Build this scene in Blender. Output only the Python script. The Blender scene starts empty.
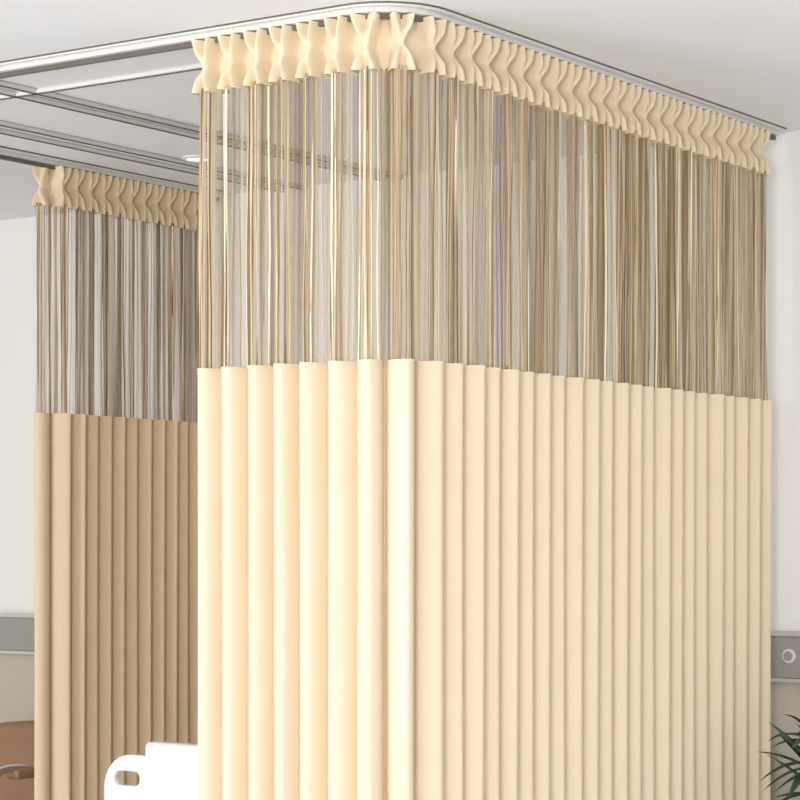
import bpy, bmesh, math, random
from mathutils import Vector, Matrix
random.seed(7)
scene = bpy.context.scene
scene.view_settings.view_transform = 'Standard'
scene.view_settings.look = 'None'

# ---------------------------------------------------------------- helpers
def srgb(r, g, b):
    f = lambda c: (c/255/12.92) if c/255 <= 0.04045 else ((c/255+0.055)/1.055)**2.4
    return (f(r), f(g), f(b), 1)

def mat(name, col, rough=0.6, metal=0.0, noise=0.04, nscale=8.0, bump=0.0, bscale=200, emit=None, es=0):
    m = bpy.data.materials.new(name); m.use_nodes = True
    nt = m.node_tree; b = nt.nodes['Principled BSDF']
    tc = nt.nodes.new('ShaderNodeTexCoord')
    n = nt.nodes.new('ShaderNodeTexNoise'); n.inputs['Scale'].default_value = nscale
    nt.links.new(tc.outputs['Object'], n.inputs['Vector'])
    mr = nt.nodes.new('ShaderNodeMapRange')
    mr.inputs['To Min'].default_value = 1-noise; mr.inputs['To Max'].default_value = 1+noise
    nt.links.new(n.outputs['Fac'], mr.inputs['Value'])
    mx = nt.nodes.new('ShaderNodeVectorMath'); mx.operation = 'SCALE'
    mx.inputs[0].default_value = col[:3]
    nt.links.new(mr.outputs['Result'], mx.inputs['Scale'])
    nt.links.new(mx.outputs['Vector'], b.inputs['Base Color'])
    b.inputs['Roughness'].default_value = rough
    b.inputs['Metallic'].default_value = metal
    if bump:
        n2 = nt.nodes.new('ShaderNodeTexNoise'); n2.inputs['Scale'].default_value = bscale
        nt.links.new(tc.outputs['Object'], n2.inputs['Vector'])
        bp = nt.nodes.new('ShaderNodeBump'); bp.inputs['Strength'].default_value = bump
        bp.inputs['Distance'].default_value = 0.002
        nt.links.new(n2.outputs['Fac'], bp.inputs['Height'])
        nt.links.new(bp.outputs['Normal'], b.inputs['Normal'])
    if emit:
        b.inputs['Emission Color'].default_value = emit
        b.inputs['Emission Strength'].default_value = es
    return m

def fabric(name, col, transl=0.22):
    m = mat(name, col, rough=0.85, noise=0.02, nscale=5, bump=0.1, bscale=900)
    nt = m.node_tree; b = nt.nodes['Principled BSDF']; out = nt.nodes['Material Output']
    b.inputs['Specular IOR Level'].default_value = 0.2
    t = nt.nodes.new('ShaderNodeBsdfTranslucent'); t.inputs['Color'].default_value = col
    mx = nt.nodes.new('ShaderNodeMixShader'); mx.inputs[0].default_value = transl
    nt.links.new(b.outputs[0], mx.inputs[1]); nt.links.new(t.outputs[0], mx.inputs[2])
    nt.links.new(mx.outputs[0], out.inputs['Surface'])
    return m

def sheer(name, dark, mid, light, amin, amax):
    m = bpy.data.materials.new(name); m.use_nodes = True
    nt = m.node_tree; nt.nodes.clear()
    out = nt.nodes.new('ShaderNodeOutputMaterial')
    uv = nt.nodes.new('ShaderNodeUVMap'); uv.uv_map = 'UVMap'
    mp = nt.nodes.new('ShaderNodeMapping'); mp.inputs['Scale'].default_value = (110, 0.25, 1)
    nt.links.new(uv.outputs[0], mp.inputs[0])
    n = nt.nodes.new('ShaderNodeTexNoise'); n.inputs['Scale'].default_value = 1; n.inputs['Detail'].default_value = 2
    nt.links.new(mp.outputs[0], n.inputs['Vector'])
    mp2 = nt.nodes.new('ShaderNodeMapping'); mp2.inputs['Scale'].default_value = (190, 0.2, 1); mp2.inputs['Location'].default_value=(33,5,0)
    nt.links.new(uv.outputs[0], mp2.inputs[0])
    n2 = nt.nodes.new('ShaderNodeTexNoise'); n2.inputs['Scale'].default_value = 1; n2.inputs['Detail'].default_value = 1
    nt.links.new(mp2.outputs[0], n2.inputs['Vector'])
    cr = nt.nodes.new('ShaderNodeValToRGB')
    e = cr.color_ramp.elements
    e[0].position = .36; e[0].color = dark
    e[1].position = .64; e[1].color = light
    k = e.new(.5); k.color = mid
    nt.links.new(n2.outputs['Fac'], cr.inputs[0])
    al = nt.nodes.new('ShaderNodeMapRange')
    al.inputs['From Min'].default_value = .42; al.inputs['From Max'].default_value = .58
    al.inputs['To Min'].default_value = amin; al.inputs['To Max'].default_value = amax
    nt.links.new(n.outputs['Fac'], al.inputs['Value'])
    d = nt.nodes.new('ShaderNodeBsdfPrincipled'); d.inputs['Roughness'].default_value = .45
    nt.links.new(cr.outputs[0], d.inputs['Base Color'])
    t = nt.nodes.new('ShaderNodeBsdfTranslucent'); nt.links.new(cr.outputs[0], t.inputs['Color'])
    m1 = nt.nodes.new('ShaderNodeMixShader'); m1.inputs[0].default_value = .35
    nt.links.new(d.outputs[0], m1.inputs[1]); nt.links.new(t.outputs[0], m1.inputs[2])
    tr = nt.nodes.new('ShaderNodeBsdfTransparent')
    m2 = nt.nodes.new('ShaderNodeMixShader')
    nt.links.new(al.outputs[0], m2.inputs[0])
    nt.links.new(tr.outputs[0], m2.inputs[1]); nt.links.new(m1.outputs[0], m2.inputs[2])
    nt.links.new(m2.outputs[0], out.inputs['Surface'])
    return m

def link(o, parent=None):
    scene.collection.objects.link(o)
    if parent: o.parent = parent
    return o

def empty(name, loc=(0, 0, 0)):
    e = bpy.data.objects.new(name, None); e.location = loc
    scene.collection.objects.link(e); e.empty_display_size = .1
    return e

def mesh_obj(name, verts, faces, m, parent=None, smooth=True, uvs=None):
    me = bpy.data.meshes.new(name); me.from_pydata(verts, [], faces)
    if not isinstance(m, (list, tuple)): m = [m]
    for x in m: me.materials.append(x)
    if uvs:
        l = me.uv_layers.new(name='UVMap')
        for p in me.polygons:
            for li in p.loop_indices: l.data[li].uv = uvs[me.loops[li].vertex_index]
    if smooth: me.polygons.foreach_set('use_smooth', [True]*len(me.polygons))
    me.update()
    return link(bpy.data.objects.new(name, me), parent)

def box(name, lo, hi, m, parent=None, bevel=0.0, seg=3):
    bm = bmesh.new()
    bmesh.ops.create_cube(bm, size=1)
    for v in bm.verts:
        v.co = Vector([(lo[i]+hi[i])/2 + v.co[i]*(hi[i]-lo[i]) for i in range(3)])
    if bevel:
        bmesh.ops.bevel(bm, geom=bm.edges[:], offset=bevel, segments=seg, profile=.5, affect='EDGES')
    me = bpy.data.meshes.new(name); bm.to_mesh(me); bm.free()
    me.materials.append(m)
    if bevel: me.polygons.foreach_set('use_smooth', [True]*len(me.polygons))
    return link(bpy.data.objects.new(name, me), parent)

def cyl(name, c, r, h, m, parent=None, axis='Z', r2=None, seg=40, bevel=0):
    bm = bmesh.new()
    bmesh.ops.create_cone(bm, cap_ends=True, segments=seg, radius1=r, radius2=r if r2 is None else r2, depth=h)
    if bevel:
        bmesh.ops.bevel(bm, geom=[e for e in bm.edges if len(e.link_faces) == 2 and any(len(f.verts) > 4 for f in e.link_faces)], offset=bevel, segments=2, affect='EDGES')
    R = Matrix.Identity(4)
    if axis == 'Y': R = Matrix.Rotation(math.pi/2, 4, 'X')
    if axis == 'X': R = Matrix.Rotation(math.pi/2, 4, 'Y')
    bmesh.ops.transform(bm, matrix=Matrix.Translation(c) @ R, verts=bm.verts)
    me = bpy.data.meshes.new(name); bm.to_mesh(me); bm.free(); me.materials.append(m)
    for p in me.polygons: p.use_smooth = len(p.vertices) == 4
    return link(bpy.data.objects.new(name, me), parent)

def tube(name, pts, r, m, parent=None):
    cu = bpy.data.curves.new(name, 'CURVE'); cu.dimensions = '3D'; cu.bevel_depth = r; cu.bevel_resolution = 4; cu.use_fill_caps = True
    sp = cu.splines.new('NURBS'); sp.points.add(len(pts)-1)
    for p, q in zip(sp.points, pts): p.co = (*q, 1)
    sp.use_endpoint_u = True; sp.order_u = 3; sp.resolution_u = 8
    o = bpy.data.objects.new(name, cu); scene.collection.objects.link(o)
    dg = bpy.context.evaluated_depsgraph_get()
    me = bpy.data.meshes.new_from_object(o.evaluated_get(dg))
    bpy.data.objects.remove(o); me.materials.clear(); me.materials.append(m)
    me.polygons.foreach_set('use_smooth', [True]*len(me.polygons))
    return link(bpy.data.objects.new(name, me), parent)

def plate(name, loops, y, ext, bev, m, parent=None):
    """2D filled outlines in the XZ plane, extruded along Y"""
    cu = bpy.data.curves.new(name, 'CURVE'); cu.dimensions = '2D'; cu.fill_mode = 'BOTH'
    cu.extrude = ext; cu.bevel_depth = bev; cu.bevel_resolution = 3
    for lp in loops:
        sp = cu.splines.new('POLY'); sp.points.add(len(lp)-1)
        for p, q in zip(sp.points, lp): p.co = (q[0], q[1], 0, 1)
        sp.use_cyclic_u = True
    o = bpy.data.objects.new(name, cu); scene.collection.objects.link(o)
    dg = bpy.context.evaluated_depsgraph_get()
    me = bpy.data.meshes.new_from_object(o.evaluated_get(dg))
    bpy.data.objects.remove(o); me.materials.clear(); me.materials.append(m)
    me.transform(Matrix.Translation((0, y, 0)) @ Matrix.Rotation(math.pi/2, 4, 'X'))
    return link(bpy.data.objects.new(name, me), parent)

def rrect(x0, z0, x1, z1, r, n=8, rs=None):
    rs = rs or [r]*4
    pts = []
    for (cx, cz, a0, rr) in ((x1-rs[0], z0+rs[0], -90, rs[0]), (x1-rs[1], z1-rs[1], 0, rs[1]), (x0+rs[2], z1-rs[2], 90, rs[2]), (x0+rs[3], z0+rs[3], 180, rs[3])):
        for i in range(n+1):
            a = math.radians(a0+90*i/n); pts.append((cx+rr*math.cos(a), cz+rr*math.sin(a)))
    return pts

# ---------------------------------------------------------------- materials
M_ceil = mat('ceiling_paint', srgb(240, 241, 243), .8, noise=.01, nscale=2)
M_wall = mat('wall_paint', srgb(240, 238, 235), .8, noise=.01, nscale=2)
M_floor = mat('vinyl_floor', srgb(226, 228, 231), .4, noise=.05, nscale=3)
M_wains = mat('wainscot_laminate', srgb(192, 183, 172), .5, noise=.02, nscale=4)
M_band = mat('bedhead_panel_grey', srgb(160, 156, 152), .4, noise=.02)
M_alu = mat('aluminium', srgb(215, 215, 215), .35, .5, noise=.02)
M_track = mat('track_white', srgb(225, 224, 222), .4, 0, noise=.01)
M_slot = mat('track_dark_slot', srgb(105, 98, 92), .6, noise=.02)
M_fab = fabric('cream_fabric', srgb(244, 227, 200), .10)
M_head = fabric('cream_heading_fabric', srgb(240, 222, 192), .06)
M_fab2 = fabric('cream_fabric_shaded', srgb(236, 212, 180), .13)  # rear curtain: cream fabric with its shade put into a darker colour
M_head2 = fabric('cream_heading_rear', srgb(240, 221, 190), .10)
M_sheer = sheer('sheer_mesh', srgb(150, 124, 88), srgb(202, 181, 145), srgb(242, 231, 208), .18, .86)
M_sheer2 = sheer('sheer_mesh_tan', srgb(118, 94, 74), srgb(172, 150, 124), srgb(235, 222, 200), .14, .8)
M_rib = [mat('thread_ivory', srgb(244, 235, 214), .35, noise=.02), mat('thread_beige', srgb(212, 190, 152), .4, noise=.02), mat('thread_brown', srgb(148, 120, 86), .5, noise=.02)]
M_plastic = mat('white_plastic', srgb(226, 225, 223), .35, noise=.01)
M_matt = mat('mattress_cover', srgb(225, 225, 225), .7, noise=.03, bump=.1)
M_leather = mat('brown_leather', srgb(150, 116, 90), .5, noise=.06, nscale=20, bump=.2, bscale=300)
M_chrome = mat('chrome', srgb(205, 205, 208), .2, 1, noise=.01)
M_leaf = mat('leaf_green', srgb(50, 82, 46), .45, noise=.25, nscale=15)
M_pot = mat('ceramic_pot', srgb(225, 222, 215), .4, noise=.02)
M_soil = mat('soil', srgb(60, 45, 35), .9, noise=.3, nscale=60)
M_lamp = mat('lamp_diffuser', srgb(255, 255, 255), .5, noise=0.0, emit=(1, .97, .9, 1), es=3)
M_rubber = mat('dark_rubber', srgb(60, 60, 62), .7, noise=.05)

# ---------------------------------------------------------------- room
ZC = 2.722; YW = 1.99
box('floor', (-4.2, -6.0, -.1), (4.6, YW, 0), M_floor)
box('ceiling', (-4.2, -6.0, ZC), (4.6, YW+.1, ZC+.1), M_ceil)
box('wall_back', (-4.2, YW, 0), (4.6, YW+.1, ZC), M_wall)
box('wall_left', (-4.3, -6.0, 0), (-4.2, YW+.1, ZC), M_wall)
box('baseboard_back', (-4.2, YW-.012, 0), (4.6, YW, .1), M_wains)
box('trim_wainscot', (-4.19, YW-.02, .1), (4.6, YW, 1.105), M_wains)
pan = empty('bedhead_service_panel', (0, 0, 0))
box('panel_body', (-4.19, YW-.05, 1.112), (4.6, YW-.001, 1.235), M_band, pan, .004)
box('panel_cap', (-4.19, YW-.056, 1.235), (4.6, YW-.001, 1.250), M_alu, pan, .002)
box('panel_lip', (-4.19, YW-.056, 1.100), (4.6, YW-.001, 1.112), M_alu, pan, .002)
def gas_outlet(x, z=1.178):
    cyl('outlet_ring', (x, YW-.054, z), .022, .012, M_plastic, pan, 'Y', bevel=.003)
    cyl('outlet_recess', (x, YW-.061, z), .014, .004, M_band, pan, 'Y')
for x in (.045, .2, .35, -.9, -1.1, -3.3, -3.5): gas_outlet(x)
for x in (.5, -1.3, -3.7):
    box('socket_plate', (x-.04, YW-.056, 1.14), (x+.04, YW-.048, 1.215), M_plastic, pan, .003)

# ceiling slots (linear track lines)
for i, x in enumerate((-1.37, -1.445, -1.773, -1.862)):
    g = empty('ceiling_rail')
    box('rail', (x-.013, -5.9, ZC-.012), (x+.013, YW-.001, ZC), M_track, g, .002, 1)
    box('slot', (x-.005, -5.9, ZC-.0135), (x+.005, YW-.001, ZC-.011), M_slot, g)
g = empty('ceiling_rail')
box('rail', (-4.19, .27-.013, ZC-.012), (-.62, .27+.013, ZC), M_track, g, .002, 1)
box('slot', (-4.19, .27-.005, ZC-.0135), (-.62, .27+.005, ZC-.011), M_slot, g)

def downlight(x, y, r=.05, on=True):
    g = empty('recessed_downlight')
    bm = bmesh.new()
    prof = [(r, 0), (r, -.006), (r*.85, -.010), (r*.72, -.002)]
    n = 40; vs = []
    for a in range(n):
        t = 2*math.pi*a/n
        vs.append([bm.verts.new((x+p*math.cos(t), y+p*math.sin(t), ZC+z)) for p, z in prof])
    for a in range(n):
        for k in range(3): bm.faces.new((vs[a][k], vs[a][k+1], vs[(a+1) % n][k+1], vs[(a+1) % n][k]))
    me = bpy.data.meshes.new('trim_ring'); bm.to_mesh(me); bm.free(); me.materials.append(M_track)
    me.polygons.foreach_set('use_smooth', [True]*len(me.polygons))
    link(bpy.data.objects.new('trim_ring', me), g)
    cyl('diffuser', (x, y, ZC-.003), r*.74, .004, M_lamp if on else M_slot, g)
downlight(-1.70, 1.34, .050)
downlight(-1.61, .10, .06, False)

# ---------------------------------------------------------------- curtains
def make_path(pts, r):
    P = [Vector(p) for p in pts]
    segs = [P[0]]
    for i in range(1, len(P)-1):
        a = (P[i]-P[i-1]).normalized(); b = (P[i+1]-P[i]).normalized()
        s0 = P[i]-a*r
        for k in range(25):
            t = k/24*math.pi/2
            c = s0+b*r
            segs.append(c - b*r*math.cos(t) + a*r*math.sin(t))
    segs.append(P[-1])
    L = [0]
    for i in range(1, len(segs)): L.append(L[-1]+(segs[i]-segs[i-1]).length)
    def ev(s):
        s = max(0, min(L[-1], s))
        j = 0
        while j < len(L)-2 and L[j+1] < s: j += 1
        d = L[j+1]-L[j]
        t = (s-L[j])/d if d > 1e-9 else 0
        p = segs[j].lerp(segs[j+1], t)
        tg = (segs[j+1]-segs[j]).normalized()
        return p, Vector((tg.y, -tg.x))
    return ev, L[-1]

def sweep(name, ev, L, zs, per, N, off, m, parent):
    nu = per*N; verts = []; faces = []; uvs = []
    for iu in range(nu+1):
        s = L*iu/nu; p, n = ev(s)
        tg = Vector((-n.y, n.x))
        for iv, z in enumerate(zs):
            v = iv/(len(zs)-1)
            o, sl = off(s, s/L*N, v)
            q = p+n*o+tg*sl
            verts.append((q.x, q.y, z)); uvs.append((s, z))
    nv = len(zs)
    for iu in range(nu):
        for iv in range(nv-1):
            a = iu*nv+iv
            faces.append((a, a+nv, a+nv+1, a+1))
    return mesh_obj(name, verts, faces, m, parent, True, uvs)

def sstep(a, b, x):
    t = max(0, min(1, (x-a)/(b-a))); return t*t*(3-2*t)

def curtain(parent, ev, L, N, mats, seed, z_bot=.12):
    fabm, headm, sheerm = mats
    rnd = random.Random(seed)
    jit = [rnd.uniform(-1, 1) for _ in range(N+3)]
    pitch = L/N
    ZT = 2.70; ZH = 2.573; ZM = 1.918
    # heading: bow-tie pinch pleats - puffed above and below a central pinch
    def hoff(s, u, v):
        i = int(min(u, N-1e-6)); f = u-i
        j = jit[i]; d = abs(2*v-(1+.08*j))
        w = .13+.27*min(1, d)**.9*(1+.1*jit[i+1])
        x = abs(f-.5-.03*jit[i+2])
        body = 1-sstep(w-.10, w+.05, x)
        groove = .5*math.exp(-(x/(.05+.10*d))**2)*sstep(.1, .7, d)
        puff = .72+.38*sstep(0, .6, d)
        return (.054*(body*puff*(1-groove))-.026, 0)
    sweep('pleated_heading', ev, L, [ZH+(ZT-ZH)*k/18 for k in range(19)], 30, N, hoff, headm, parent)
    # opaque fabric: deep rounded folds with a crisp crease
    def foff(s, u, v):
        i = int(min(u, N-1e-6)); f = u-i
        a = abs(math.sin(math.pi*f))**.8
        amp = .039*(1+.15*jit[i])
        return (amp*(2*a-1)-.003*math.sin(3*v+jit[i]), (.06+.04*jit[i+1])*pitch*(math.sin(math.pi*f)**2))
    zs = [z_bot+(ZM-z_bot)*k/14 for k in range(15)]
    sweep('folded_fabric', ev, L, zs, 24, N, foff, fabm, parent)
    def hem(s, u, v):
        o, sl = foff(s, u, 1); return (o+.0012, sl)
    sweep('mesh_hem', ev, L, [ZM-.012, ZM+.002], 24, N, hem, fabm, parent)
    # sheer
    def soff(s, u, v):
        i = int(min(u, N-1e-6)); f = u-i
        a = abs(math.sin(math.pi*f))
        o = .024*(2*a-1)*(1+.15*jit[i]) + .004*math.sin(7.3*math.pi*u+3*v)
        return (o, .1*pitch*math.sin(2*math.pi*f))
    sweep('sheer_mesh', ev, L, [ZM+(ZH+.01-ZM)*k/6 for k in range(7)], 16, N, soff, sheerm, parent)
    # threads (thin vertical ribbons woven in the mesh)
    verts = []; faces = []; mi = []
    s = .002
    while s < L-.002:
        u = s/L*N
        w = rnd.choice((.0008, .0012, .0016, .0022))
        ma = rnd.choice((0, 0, 1, 1, 1, 1, 2, 2))
        for k in range(6):
            v = k/5; z = ZM+(ZH-ZM)*v
            o1, l1 = soff(s, u, v)
            p, n = ev(s); tg = Vector((-n.y, n.x))
            c = p+n*(o1+.002)+tg*(l1+.0015*math.sin(9*v+s*300))
            a = (tg*math.cos(s*900)+n*math.sin(s*900))*w
            verts.append((c.x-a.x, c.y-a.y, z)); verts.append((c.x+a.x, c.y+a.y, z))
        base = len(verts)-12
        for k in range(5):
            b = base+2*k; faces.append((b, b+1, b+3, b+2)); mi.append(ma)
        s += rnd.uniform(.002, .008)
    o = mesh_obj('mesh_threads', verts, faces, M_rib, parent, False)
    o.data.polygons.foreach_set('material_index', mi)

def track(parent, ev, L):
    n = max(40, int(L/.02))
    def strip(name, prof, m):
        verts = []; faces = []; k = len(prof)
        for i in range(n+1):
            p, nn = ev(L*i/n)
            for (o, z) in prof:
                q = p+nn*o; verts.append((q.x, q.y, z))
        for i in range(n):
            for j in range(k):
                a = i*k+j; b = i*k+(j+1) % k
                faces.append((a, b, b+k, a+k))
        mesh_obj(name, verts, faces, m, parent, False)
    z0 = 2.703
    strip('track_body', [(-.022, z0), (.020, z0), (.020, ZC), (-.022, ZC)], M_track)
    strip('track_groove', [(.024, ZC-.006), (.020, ZC-.006), (.020, ZC-.001), (.024, ZC-.001)], M_slot)
    strip('track_flange', [(.024, ZC-.008), (.038, ZC-.008), (.038, ZC), (.024, ZC)], M_track)
    strip('track_edge', [(.038, ZC-.004), (.040, ZC-.004), (.040, ZC), (.038, ZC)], M_slot)
    strip('glider_strip', [(-.006, z0-.012), (.006, z0-.012), (.006, z0+.001), (-.006, z0+.001)], M_slot)

YE = YW-.06
c1 = empty('hospital_privacy_curtain')
ev, L = make_path([(-.594, 0), (0, 0), (0, 1.855)], .13)
curtain(c1, ev, L, 31, (M_fab, M_head, M_sheer), 3)
evt, Lt = make_path([(-4.19, 0), (0, 0), (0, YE)], .13)
track(c1, evt, Lt)

c2 = empty('hospital_privacy_curtain')
ev2, L2 = make_path([(-2.165, 1.095), (-2.10, 1.095), (-2.10, 1.89)], .03)
curtain(c2, ev2, L2, 13, (M_fab2, M_head2, M_sheer2), 11)
evt2, Lt2 = make_path([(-2.10, -5.8), (-2.10, YE)], .03)
track(c2, evt2, Lt2)

# ---------------------------------------------------------------- hospital bed
bed = empty('hospital_bed')
bx0, bx1 = -.978, -.07
fy = .12
def hole(cx, cz, w, h):
    return rrect(cx-w/2, cz-h/2, cx+w/2, cz+h/2, h/2*.98, 6)[::-1]
for nm, y in (('footboard', fy), ('headboard', 1.84)):
    plate(nm, [rrect(bx0, .45, bx1, .972, .06, rs=[.05, .08, .08, .05]), hole(bx0+.070, .918, .095, .048), hole(bx1-.070, .918, .095, .048)], y, .006, .006, M_plastic, bed)
    box(nm+'_panel', (bx0+.138, y-.026, .47), (bx1-.138, y+.026, 1.014), M_plastic, bed, .014)
box('bed_frame', (bx0+.04, .13, .38), (bx1-.04, 1.82, .46), M_alu, bed, .01)
box('mattress', (bx0+.03, .15, .46), (bx1-.03, 1.80, .62), M_matt, bed, .04, 5)
box('pillow', (bx0+.15, 1.42, .62), (bx1-.15, 1.77, .74), M_plastic, bed, .05, 6)
for sx in (bx0+.0, bx1-.0):
    o = plate('side_rail', [rrect(.0, .5, .7, .86, .08), hole(.2, .76, .22, .05), hole(.5, .76, .22, .05)], 0, .006, .006, M_plastic, bed)
    o.data.transform(Matrix.Translation((sx, .75, 0)) @ Matrix.Rotation(math.pi/2, 4, 'Z'))
for sx in (bx0+.1, bx1-.1):
    for sy in (.25, 1.7):
        box('leg', (sx-.025, sy-.025, .1), (sx+.025, sy+.025, .39), M_alu, bed, .005)
        cyl('caster', (sx, sy, .055), .055, .03, M_rubber, bed, 'X', bevel=.006)
        box('caster_fork', (sx-.025, sy-.02, .05), (sx+.025, sy+.02, .115), M_alu, bed, .004)

# ---------------------------------------------------------------- armchair
ch = empty('visitor_armchair')
ax0, ax1 = -3.03, -2.42
verts = []; faces = []
nu, nv = 18, 10
def bk(u, v, side):
    x = ax0+(ax1-ax0)*u; c = 4*u*(1-u)
    z = .40+(.42+.06*c**.5*v)*v
    y = 1.55+.14*v+.05*c
    th = .035*(1-abs(2*u-1)**6)*(1-abs(2*v-1)**6)+.012
    return (x, y+side*th, z)
for side in (-1, 1):
    for i in range(nu+1):
        for j in range(nv+1): verts.append(bk(i/nu, j/nv, side))
Q = (nu+1)*(nv+1)
for i in range(nu):
    for j in range(nv):
        a = i*(nv+1)+j
        faces.append((a, a+nv+1, a+nv+2, a+1)); faces.append((Q+a, Q+a+1, Q+a+nv+2, Q+a+nv+1))
for i in range(nu):
    for j in (0, nv):
        a = i*(nv+1)+j; faces.append((a, Q+a, Q+a+nv+1, a+nv+1))
for j in range(nv):
    for i in (0, nu):
        a = i*(nv+1)+j; faces.append((a, a+1, Q+a+1, Q+a))
mesh_obj('backrest', verts, faces, M_leather, ch)
box('seat', (ax0, 1.05, .36), (ax1, 1.60, .47), M_leather, ch, .045, 5)
for x in (ax0-.03, ax1+.03):
    tube('arm_frame', [(x, 1.12, 0.01), (x, 1.10, .4), (x, 1.12, .76), (x, 1.25, .78), (x, 1.5, .72), (x, 1.62, .6), (x, 1.66, .3), (x, 1.70, 0.01)], .013, M_chrome, ch)
    box('arm_pad', (x-.028, 1.22, .735), (x+.028, 1.50, .77), M_leather, ch, .012)
for y in (1.12, 1.6):
    tube('cross_bar', [(ax0-.03, y, .35), ((ax0+ax1)/2, y, .35), (ax1+.03, y, .35)], .012, M_chrome, ch)

# ---------------------------------------------------------------- potted palm
pl = empty('potted_palm')
pc = Vector((.45, 1.52, 0))
cyl('pot', pc+Vector((0, 0, .16)), .11, .32, M_pot, pl, r2=.15, bevel=.008)
cyl('soil', pc+Vector((0, 0, .318)), .135, .012, M_soil, pl)
rnd = random.Random(5)
verts = []; faces = []
def leaf(base, dirv, length, width, droop):
    side = Vector((-dirv.y, dirv.x, 0)).normalized()
    n = 9; b0 = len(verts)
    for i in range(n+1):
        t = i/n
        c = base+dirv*length*t+Vector((0, 0, -droop*t*t*length))
        w = width*math.sin(math.pi*min(1, .08+.92*t))**.8*(1-.3*t)+.0008
        verts.append(tuple(c-side*w+Vector((0, 0, w*.4)))); verts.append(tuple(c)); verts.append(tuple(c+side*w+Vector((0, 0, w*.4))))
    for i in range(n):
        a = b0+3*i
        faces.append((a, a+1, a+4, a+3)); faces.append((a+1, a+2, a+5, a+4))
for k in range(20):
    a = k*2.399; tilt = rnd.uniform(.12, .5); h = rnd.uniform(.35, .70)
    top = pc+Vector((math.cos(a)*h*tilt*.55, math.sin(a)*h*tilt*.55, .32+h))
    tube('stem', [tuple(pc+Vector((math.cos(a)*.03, math.sin(a)*.03, .31))), tuple(pc.lerp(top, .5)+Vector((0, 0, .12))), tuple(top)], .004, M_leaf, pl)
    for j in range(6):
        b = a+rnd.uniform(-1.5, 1.5); e = rnd.uniform(-.1, 1.1)
        leaf(top, Vector((math.cos(b)*math.cos(e), math.sin(b)*math.cos(e), math.sin(e))), rnd.uniform(.14, .23), .018, rnd.uniform(.1, .5))
mesh_obj('leaves', verts, faces, M_leaf, pl)

# ---------------------------------------------------------------- lights
w = bpy.data.worlds.new('World'); scene.world = w; w.use_nodes = True
w.node_tree.nodes['Background'].inputs[0].default_value = (1, .99, .98, 1)
w.node_tree.nodes['Background'].inputs[1].default_value = 1.06
def area(name, loc, target, sx, sy, p, col=(1, 1, 1)):
    l = bpy.data.lights.new(name, 'AREA'); l.shape = 'RECTANGLE'; l.size = sx; l.size_y = sy; l.energy = p; l.color = col
    o = bpy.data.objects.new(name, l); o.location = loc
    o.rotation_euler = (Vector(target)-Vector(loc)).to_track_quat('-Z', 'Y').to_euler()
    scene.collection.objects.link(o)
area('added_key_left', (-1.9, -5.0, 1.6), (-.3, .5, 1.6), .9, 1.4, 95, (1, .98, .95))  # added off-camera key light to model the folds; no window there
area('added_key_right', (2.4, -5.3, 1.7), (0, .8, 1.6), .9, 1.4, 110, (1, .98, .96))  # added off-camera light to brighten the right curtain face; no door there

# ---------------------------------------------------------------- camera
cam = bpy.data.cameras.new('camera'); co = bpy.data.objects.new('camera', cam)
co.location = (2.9, -4.196, 1.5); co.rotation_euler = (math.pi/2, 0, math.radians(34.65))
cam.sensor_width = 36; cam.lens = 36*2280/800; cam.shift_y = 146/800; cam.clip_start = .05
scene.collection.objects.link(co); scene.camera = co
